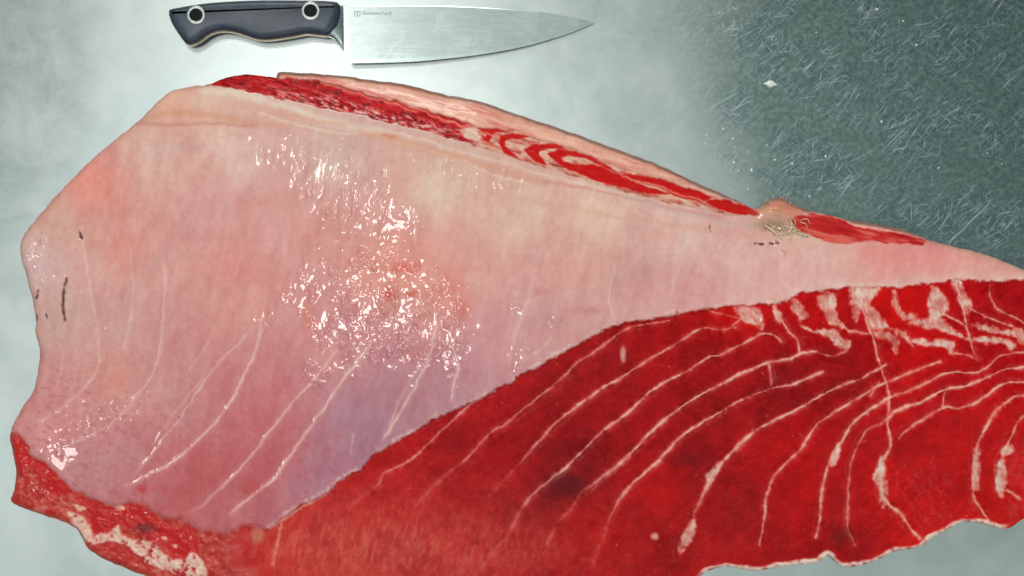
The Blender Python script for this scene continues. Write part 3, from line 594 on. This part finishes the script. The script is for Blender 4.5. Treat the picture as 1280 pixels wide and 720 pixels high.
for L in [l for l in np.unique(FL) if names[l] in ('sinew', 'fat_pad', 'muscle_flake', 'fat_patch', 'skin_rim')]:   # every separate island is a piece of its own
    ids = np.where(FL == L)[0]; ff = F[ids]; vid, inv = np.unique(ff, return_inverse=True); inv = inv.reshape(ff.shape); cc = np.arange(len(vid))
    while True:
        mn = cc[inv].min(axis=1); c2 = cc.copy()
        for c in range(4): np.minimum.at(c2, inv[:, c], mn)
        c2 = c2[c2]
        if (c2 == cc).all(): break
        cc = c2
    comp = cc[inv[:, 0]]; u_, n_ = np.unique(comp, return_counts=True)
    for q_, (cu_, cn_) in enumerate(zip(u_, n_)):
        if cn_ == n_.max(): continue
        sel = ids[comp == cu_]
        if cn_ < 40: FL[sel] = -1
        else: FL[sel] = nxt; names[nxt] = names[L]; nxt += 1
# crumbs join whichever piece lies beside them
nf = np.zeros((NY, NX), np.int32) - 2; fy, fx = F[:, 0] // NX, F[:, 0] % NX; nf[fy, fx] = FL
for _ in range(40):
    bad = nf == -1
    if not bad.any(): break
    for sh, ax in ((1, 0), (-1, 0), (1, 1), (-1, 1)):
        t2 = np.roll(nf, sh, ax); nf = np.where((nf == -1) & (t2 >= 0), t2, nf)
FL = np.where(nf[fy, fx] < 0, 0, nf[fy, fx])
for L in np.unique(FL):
    ff = F[FL == L]
    vid, inv = np.unique(ff, return_inverse=True); inv = inv.reshape(ff.shape)
    o = np_mesh(names[L], P3[vid], inv, VN[vid], LC[vid], mat_of(names[L]), loin)
    if L in PLAB: o['label'] = PLAB[L]
# sides: a skin that drops from the rim to the steel, tucked slightly under
gu = np.gradient(np.where(INS, DO, -DO), axis=1).ravel(); gv = np.gradient(np.where(INS, DO, -DO), axis=0).ravel()
rm = {v: i for i, v in enumerate(rimv)}; n = len(rimv)
nx_ = blur(gu.reshape(U.shape), 2, 1).ravel()[rimv]; ny_ = -blur(gv.reshape(U.shape), 2, 1).ravel()[rimv]; ln = np.hypot(nx_, ny_) + 1e-6; nx_ /= ln; ny_ /= ln
rings = []; cols = []
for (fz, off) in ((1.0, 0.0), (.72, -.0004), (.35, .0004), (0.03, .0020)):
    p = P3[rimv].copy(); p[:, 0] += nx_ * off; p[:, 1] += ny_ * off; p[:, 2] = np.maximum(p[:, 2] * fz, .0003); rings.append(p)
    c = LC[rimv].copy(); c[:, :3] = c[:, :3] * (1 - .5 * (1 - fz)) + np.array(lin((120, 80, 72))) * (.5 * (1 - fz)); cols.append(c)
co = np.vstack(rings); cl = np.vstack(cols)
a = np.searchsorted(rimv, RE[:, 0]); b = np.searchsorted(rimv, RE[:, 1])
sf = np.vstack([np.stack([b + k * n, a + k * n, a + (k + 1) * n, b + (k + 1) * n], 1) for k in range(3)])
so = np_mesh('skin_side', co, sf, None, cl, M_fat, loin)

# ------------------------------------------------------------------ bone stub with frayed ends sticking out of the upper edge
def tube(path, radii, seg=8):
    vs_, fs_ = [], []
    P = [Vector(p) for p in path]
    for i, p in enumerate(P):
        t = (P[min(i + 1, len(P) - 1)] - P[max(i - 1, 0)]).normalized()
        x = t.orthogonal().normalized(); y = t.cross(x)
        if i and (x.dot(px_) < 0): pass
        if i: x = (px_ - t * px_.dot(t)).normalized(); y = t.cross(x)
        px_ = x
        for k in range(seg):
            a_ = 2 * math.pi * k / seg; vs_.append(p + (x * math.cos(a_) + y * math.sin(a_)) * radii[i])
    for i in range(len(P) - 1):
        for k in range(seg): fs_.append((i * seg + k, i * seg + (k + 1) % seg, (i + 1) * seg + (k + 1) % seg, (i + 1) * seg + k))
    fs_.append(tuple(range(seg))[::-1]); fs_.append(tuple((len(P) - 1) * seg + k for k in range(seg)))
    return vs_, fs_
def zat(u, v): return float(macro[int((v - vs[0]) / ST), int((u - us[0]) / ST)])
def simple(name, c1, c2, rough, scale=300, metal=0, bump=.2, coat=0, dist=.0004):
    g = NT(name); v = g.obj(); nn = g.noise(v, scale, 4, .6)
    g.l(g.mix(g.ramp(nn, .3, .7), rgba(*c1), rgba(*c2)), g.b.inputs['Base Color']); g.b.inputs['Roughness'].default_value = rough; g.b.inputs['Metallic'].default_value = metal; g.b.inputs['Coat Weight'].default_value = coat
    bp = g.n('ShaderNodeBump'); bp.inputs['Strength'].default_value = bump; bp.inputs['Distance'].default_value = dist; g.l(nn, bp.inputs['Height']); g.l(bp.outputs[0], g.b.inputs['Normal'])
    return g.m
M_bone = simple('raw_bone', (212, 192, 160), (150, 126, 88), .4, 420, coat=.3)
rng = random.Random(4)
BONES = [('bone_stub', [(954,281),(964,287),(972,293),(978,299)],1.2), ('bone_stub', [(986,274),(990,282),(986,290),(979,294)],1.4), ('bone_stub', [(990,288),(1000,292),(1010,296)],1.2), ('bone_stub', [(962,252),(967,259),(976,264)],1.3)]
for _ in range(26):
    x, y = rng.gauss(976, 13), rng.gauss(284, 8); a_ = rng.gauss(.45, .35) + (math.pi if rng.random() < .3 else 0); l_ = rng.uniform(6, 16)
    BONES.append(('frayed_fibre', [(x, y), (x + l_ * .5 * math.cos(a_) + rng.uniform(-2, 2), y + l_ * .5 * math.sin(a_) + rng.uniform(-2, 2)), (x + l_ * math.cos(a_ + .5), y + l_ * math.sin(a_ + .5))], rng.uniform(.25, .5)))
for _ in range(8):
    x, y = rng.uniform(952, 986), rng.uniform(252, 262); a_ = rng.uniform(-2.6, -.6); l_ = rng.uniform(4, 9)
    BONES.append(('frayed_fibre', [(x, y), (x + l_ * .5 * math.cos(a_) + rng.uniform(-1, 1), y + l_ * .5 * math.sin(a_)), (x + l_ * math.cos(a_ + .4), y + l_ * math.sin(a_ + .4))], rng.uniform(.3, .55)))
M_fib = simple('frayed_tissue', (226, 198, 172), (158, 124, 92), .4, 500, coat=.2)
for nm, P, r in BONES:
    Q = cr(P, 2.5); path = []; rad = []
    for i, (u_, v_) in enumerate(Q):
        z = zat(u_, v_) + .0006 + .0004 * math.sin(i * 1.3); path.append(W(u_, v_, z)); tt = i / (len(Q) - 1); rad.append(r * .0008 * (.55 + .6 * math.sin(math.pi * min(.95, tt + .12))) * (1 + .25 * rng.uniform(-1, 1)))
    vv, ff = tube(path, rad); o = mesh_obj(nm, vv, ff, M_bone if nm == 'bone_stub' else M_fib, loin)

# ------------------------------------------------------------------ chef's knife
knife = empty('chef_knife', W(330, 30, 0.0)); tag(knife, "chef's knife with black riveted handle and polished blade lying beside the fish", 'knife')
K0 = Vector(knife.location)
def kobj(name, vv, ff, mat, parent=knife, smooth=True):
    off = K0 if parent is knife else Vector((0, 0, 0)) + K0
    return mesh_obj(name, [Vector(p) - K0 for p in vv], ff, mat, parent, smooth)
M_handle = simple('black_composite', (34, 43, 57), (50, 60, 75), .40, 90, bump=.04, coat=0, dist=.0006)
M_blk = simple('black_pin', (9, 10, 12), (16, 17, 19), .6, 300); M_blk.node_tree.nodes['Principled BSDF'].inputs['Specular IOR Level'].default_value = .15
M_tang = simple('tang_steel', (196, 176, 150), (160, 140, 116), .3, 300, metal=1, bump=.1)
def blade_mat():
    g = NT('polished_blade_steel'); b = g.b; b.inputs['Metallic'].default_value = 1
    v = g.obj((0, 0, 0), .05, (1, 14, 1)); nn = g.noise(v, 60, 4, .6); w = g.noise(g.obj((0, 0, 0), 1.5, (1, 60, 1)), 60, 3, .6)
    g.l(g.mix(nn, rgba(166, 175, 176), rgba(184, 192, 191)), b.inputs['Base Color'])
    sm = g.ramp(g.noise(g.obj(), 38, 5, .65, .8), .42, .68)
    g.l(g.math('ADD', g.math('ADD', g.math('MULTIPLY', nn, .10), .20), g.math('MULTIPLY', sm, .06)), b.inputs['Roughness'])
    bp = g.n('ShaderNodeBump'); bp.inputs['Strength'].default_value = .05; bp.inputs['Distance'].default_value = .0003; g.l(w, bp.inputs['Height']); g.l(bp.outputs[0], b.inputs['Normal'])
    return g.m
M_blade = blade_mat(); M_rivet = simple('rivet_steel', (150, 154, 154), (170, 174, 172), .4, 300, metal=1, bump=.05)
HND = [(213,14.5),(216,12.8),(225,11),(260,5.5),(300,2.6),(340,1.6),(400,2.2),(422,4),(426,8),(426,20),(423,32),(417,41),(411,45.5),(400,45),(385,43.5),(370,46),(345,50),(325,50.5),(305,44.5),(290,40.5),(275,40),(262,44.5),(250,53),(240,57),(233,54.5),(225,44),(217,31),(213,20)]
zc_h = 0.0100                                        # middle plane of the knife at the handle
def ring(P, inset, z):
    Q = cr(P, 3.0, True); t = np.roll(Q, -1, 0) - np.roll(Q, 1, 0); t /= np.linalg.norm(t, axis=1, keepdims=True) + 1e-9
    nrm = np.stack([-t[:, 1], t[:, 0]], 1)
    return [Vector(W(u, v, zc_h)) + Vector((0, 0, z - zc_h)) for u, v in Q + nrm * inset]
def loft(rings, cap0=True, cap1=True):
    n = len(rings[0]); vv = [p for r in rings for p in r]; ff = []
    for k in range(len(rings) - 1):
        for i in range(n): ff.append((k * n + i, k * n + (i + 1) % n, (k + 1) * n + (i + 1) % n, (k + 1) * n + i))
    if cap0: ff.append(tuple(range(n))[::-1])
    if cap1: ff.append(tuple((len(rings) - 1) * n + i for i in range(n)))
    return vv, ff
def inset_levels(top):
    a0, zz = 0.0115, None
    lv = [(0.0, zc_h + .0014), (0.2, zc_h + .0044), (1.2, zc_h + .0064), (3.0, zc_h + .0079), (5.5, zc_h + .0088), (8.5, zc_h + .0094)]
    return lv if top else [(i, 2 * zc_h - z + .0002) for i, z in lv]
for top in (True, False):
    lv = inset_levels(top)
    if not top: lv = lv[::-1]
    vv, ff = loft([ring(HND, i, z) for i, z in lv]); kobj('handle_scale', vv, ff, M_handle)
vv, ff = loft([ring(HND, -.9, zc_h - .0016), ring(HND, -.9, zc_h + .0016)]); kobj('tang', vv, ff, M_tang, smooth=False)
def disc_ring(cx, cy, r0, r1, z0, z1, seg=36):
    rr = []
    for (r, z) in ((r1, z0), (r1, z1 - .0001), (r1 - .2, z1), (r0 + .1, z1), (r0, z1 - .00005), (r0, z0)):
        rr.append([Vector(W(cx + r * math.cos(2 * math.pi * k / seg), cy - r * math.sin(2 * math.pi * k / seg), zc_h)) * 1 + Vector((0, 0, z - zc_h)) for k in range(seg)])
    return rr
for (cx, cy) in ((248.5, 21.8), (390.5, 16.6)):
    zt = zc_h + .0096
    vv, ff = loft(disc_ring(cx, cy, 8.0, 11.4, zt - .0016, zt), False, False); rv = kobj('rivet', vv, ff, M_rivet)
    seg = 36; rr = [[Vector(W(cx + r * math.cos(2 * math.pi * k / seg), cy - r * math.sin(2 * math.pi * k / seg), zc_h)) + Vector((0, 0, z - zc_h)) for k in range(seg)] for r, z in ((8.0, zt - .0016), (8.0, zt - .00012), (7.6, zt - .00006))]
    vv, ff = loft(rr); mesh_obj('pin_core', [p - K0 for p in vv], ff, M_blk, rv)
# blade: a tapering wedge that sinks toward its tip
SP = cr([(404,5),(430,6.8),(470,7),(540,7.2),(590,9),(640,12.2),(680,16.5),(715,22),(735,26.3),(743,28.2)], 3)
ED = cr([(404,45),(412,46.5),(420,51),(428,62),(434,72),(438,78.5),(446,79),(480,78.4),(520,76.8),(560,73.2),(600,68.3),(640,61.5),(670,54.5),(700,45.5),(720,38.6),(735,32.2),(743,28.8)], 2)
xs_ = np.concatenate([np.linspace(406, 445, 28), np.linspace(448, 742.6, 100)])
spv = np.interp(xs_, SP[:, 0], SP[:, 1]); edv = np.interp(xs_, ED[:, 0], ED[:, 1])
def bz(u): return zc_h - .0082 * max(0, (u - 430) / 313)
secs = []
for u_, s_, e_ in zip(xs_, spv, edv):
    z = bz(u_); hw = .0011 * (1 - .45 * (u_ - 406) / 337); f_ = min(1, (e_ - s_) / 14)
    hw *= max(.25, f_); ht = hw
    p = []
    for (fr_, th) in ((0, .7), (.015, 1.0), (.35, .74), (.93, .22), (1.0, .05)):
        p.append((s_ + (e_ - s_) * fr_, th * ht))
    secs.append([Vector(W(u_, v_, z)) + Vector((0, 0, t)) for v_, t in p] + [Vector(W(u_, v_, z)) - Vector((0, 0, t)) for v_, t in p[::-1]])
vv, ff = loft(secs); blade = kobj('blade', vv, ff, M_blade, smooth=False)
# bolster between handle and blade
bs = []
for u_ in (408, 412, 418, 424, 427.5, 429.2, 429.8):
    e_ = float(np.interp(u_, ED[:, 0], ED[:, 1])) - .6; s_ = float(np.interp(u_, SP[:, 0], SP[:, 1])) + .1
    th = np.interp(u_, [408, 418, 427, 429.2, 429.8], [.0070, .0052, .0026, .0020, .0009])
    pr = [(0, .35), (.05, .8), (.2, 1), (.8, 1), (.95, .75), (1, .3)]
    bs.append([Vector(W(u_, s_ + (e_ - s_) * a_, zc_h)) + Vector((0, 0, th * b_)) for a_, b_ in pr] + [Vector(W(u_, s_ + (e_ - s_) * a_, zc_h)) - Vector((0, 0, th * b_)) for a_, b_ in pr[::-1]])
vv, ff = loft(bs); kobj('bolster', vv, ff, M_blade)
# etched mark on the blade: a small framed emblem and a row of worn strokes
M_etch = simple('etched_mark', (96, 102, 102), (128, 134, 133), .5, 500, metal=.6)
def bar(u0, v0, u1, v1):
    def q(u, v):
        s_ = np.interp(u, xs_, spv); e_ = np.interp(u, xs_, edv); fr_ = (v - s_) / (e_ - s_); hw = .0011 * (1 - .45 * (u - 406) / 337)
        th = np.interp(fr_, (0, .015, .35, .93, 1), (.7, 1, .74, .22, .05)) * hw
        return Vector(W(u, v, bz(u))) + Vector((0, 0, th))
    c = [q(u0, v0), q(u1, v0), q(u1, v1), q(u0, v1)]; up = Vector((0, 0, .00005)); dn_ = Vector((0, 0, -.00006))
    return [p + up for p in c] + [p + dn_ for p in c]
BF = [(3, 2, 1, 0), (4, 5, 6, 7), (0, 1, 5, 4), (1, 2, 6, 5), (2, 3, 7, 6), (3, 0, 4, 7)]
def bars(name, L, parent):
    vv, ff = [], []
    for q in L:
        o_ = len(vv); vv += bar(*q); ff += [tuple(o_ + i for i in f_) for f_ in BF]
    return mesh_obj(name, [p - K0 for p in vv], ff, M_etch, parent, False)
bars('emblem', [(443.2,14.4,450.6,15.2),(443.2,20.0,450.6,20.8),(443.2,15.2,444.0,20.0),(449.8,15.2,450.6,20.0),(446.2,16.2,447.4,19.2)], blade)
L = []; x = 453.5; rr_ = random.Random(9)
while x < 491:
    L += [(x, 15.0, x + .7, 18.6), (x + 2.6, 15.0, x + 3.3, 18.6)]
    L += rr_.choice([[(x + .7, 15.0, x + 2.6, 15.7)], [(x + .7, 16.5, x + 2.6, 17.2)], [(x + .7, 17.9, x + 2.6, 18.6)], [(x + .7, 15.0, x + 2.6, 15.7), (x + .7, 17.9, x + 2.6, 18.6)]]); x += 4.7
bars('lettering', L, blade)

# ------------------------------------------------------------------ small things left on the steel
M_white = simple('white_flesh_scrap', (224, 226, 220), (190, 198, 192), .35, 600, coat=.3)
def blobmesh(name, sx, sy, sz, seed, mat, sub=2):
    bm = bmesh.new(); bmesh.ops.create_icosphere(bm, subdivisions=sub, radius=1); r = random.Random(seed); ph = [r.uniform(0, 6) for _ in range(6)]
    for v in bm.verts:
        k = 1 + .25 * math.sin(3 * v.co.x + ph[0]) * math.cos(2.5 * v.co.y + ph[1]) + .12 * math.sin(6 * v.co.y + ph[2])
        v.co = (v.co.x * k * sx, v.co.y * k * sy, max(v.co.z, -.05) * sz)
    me = bpy.data.meshes.new(name); bm.to_mesh(me); bm.free()
    for p in me.polygons: p.use_smooth = True
    me.materials.append(mat); return me
me = blobmesh('fish_scrap', .0046, .0024, .0016, 3, M_white, 3); o = bpy.data.objects.new('fish_scrap', me); COL.objects.link(o); o.location = W(963, 105); o.location.z = .0001; o.rotation_euler.z = -.1
tag(o, 'small white scrap lying alone on the dark scratched steel', 'scrap')
dm = [blobmesh('white_fleck', .0011, .0009, .0006, s_, M_white, 2) for s_ in (1, 2, 5)]
rg = random.Random(21)
spots = [(905,160),(915,172),(883,180),(884,170),(917,183),(936,188),(960,180),(900,196),(916,204),(922,213),(938,214),(969,200),(992,206),(935,236),(1020,40),(1127,27),(1147,55),(1095,10),(1030,195),(1235,190),(1172,210),(1253,205),(1100,150),(1010,245)]
for i, (u_, v_) in enumerate(spots):
    o = bpy.data.objects.new('white_fleck', dm[i % 3]); COL.objects.link(o); o.location = W(u_ + rg.uniform(-2, 2), v_ + rg.uniform(-2, 2)); o.location.z = .0001
    s_ = rg.uniform(.6, 1.15); o.scale = (s_, s_ * rg.uniform(.7, 1.2), s_); o.rotation_euler.z = rg.uniform(0, 3)
    tag(o, 'tiny white fleck on the dark scratched part of the steel', 'fleck', 'white flecks on the scratched steel')
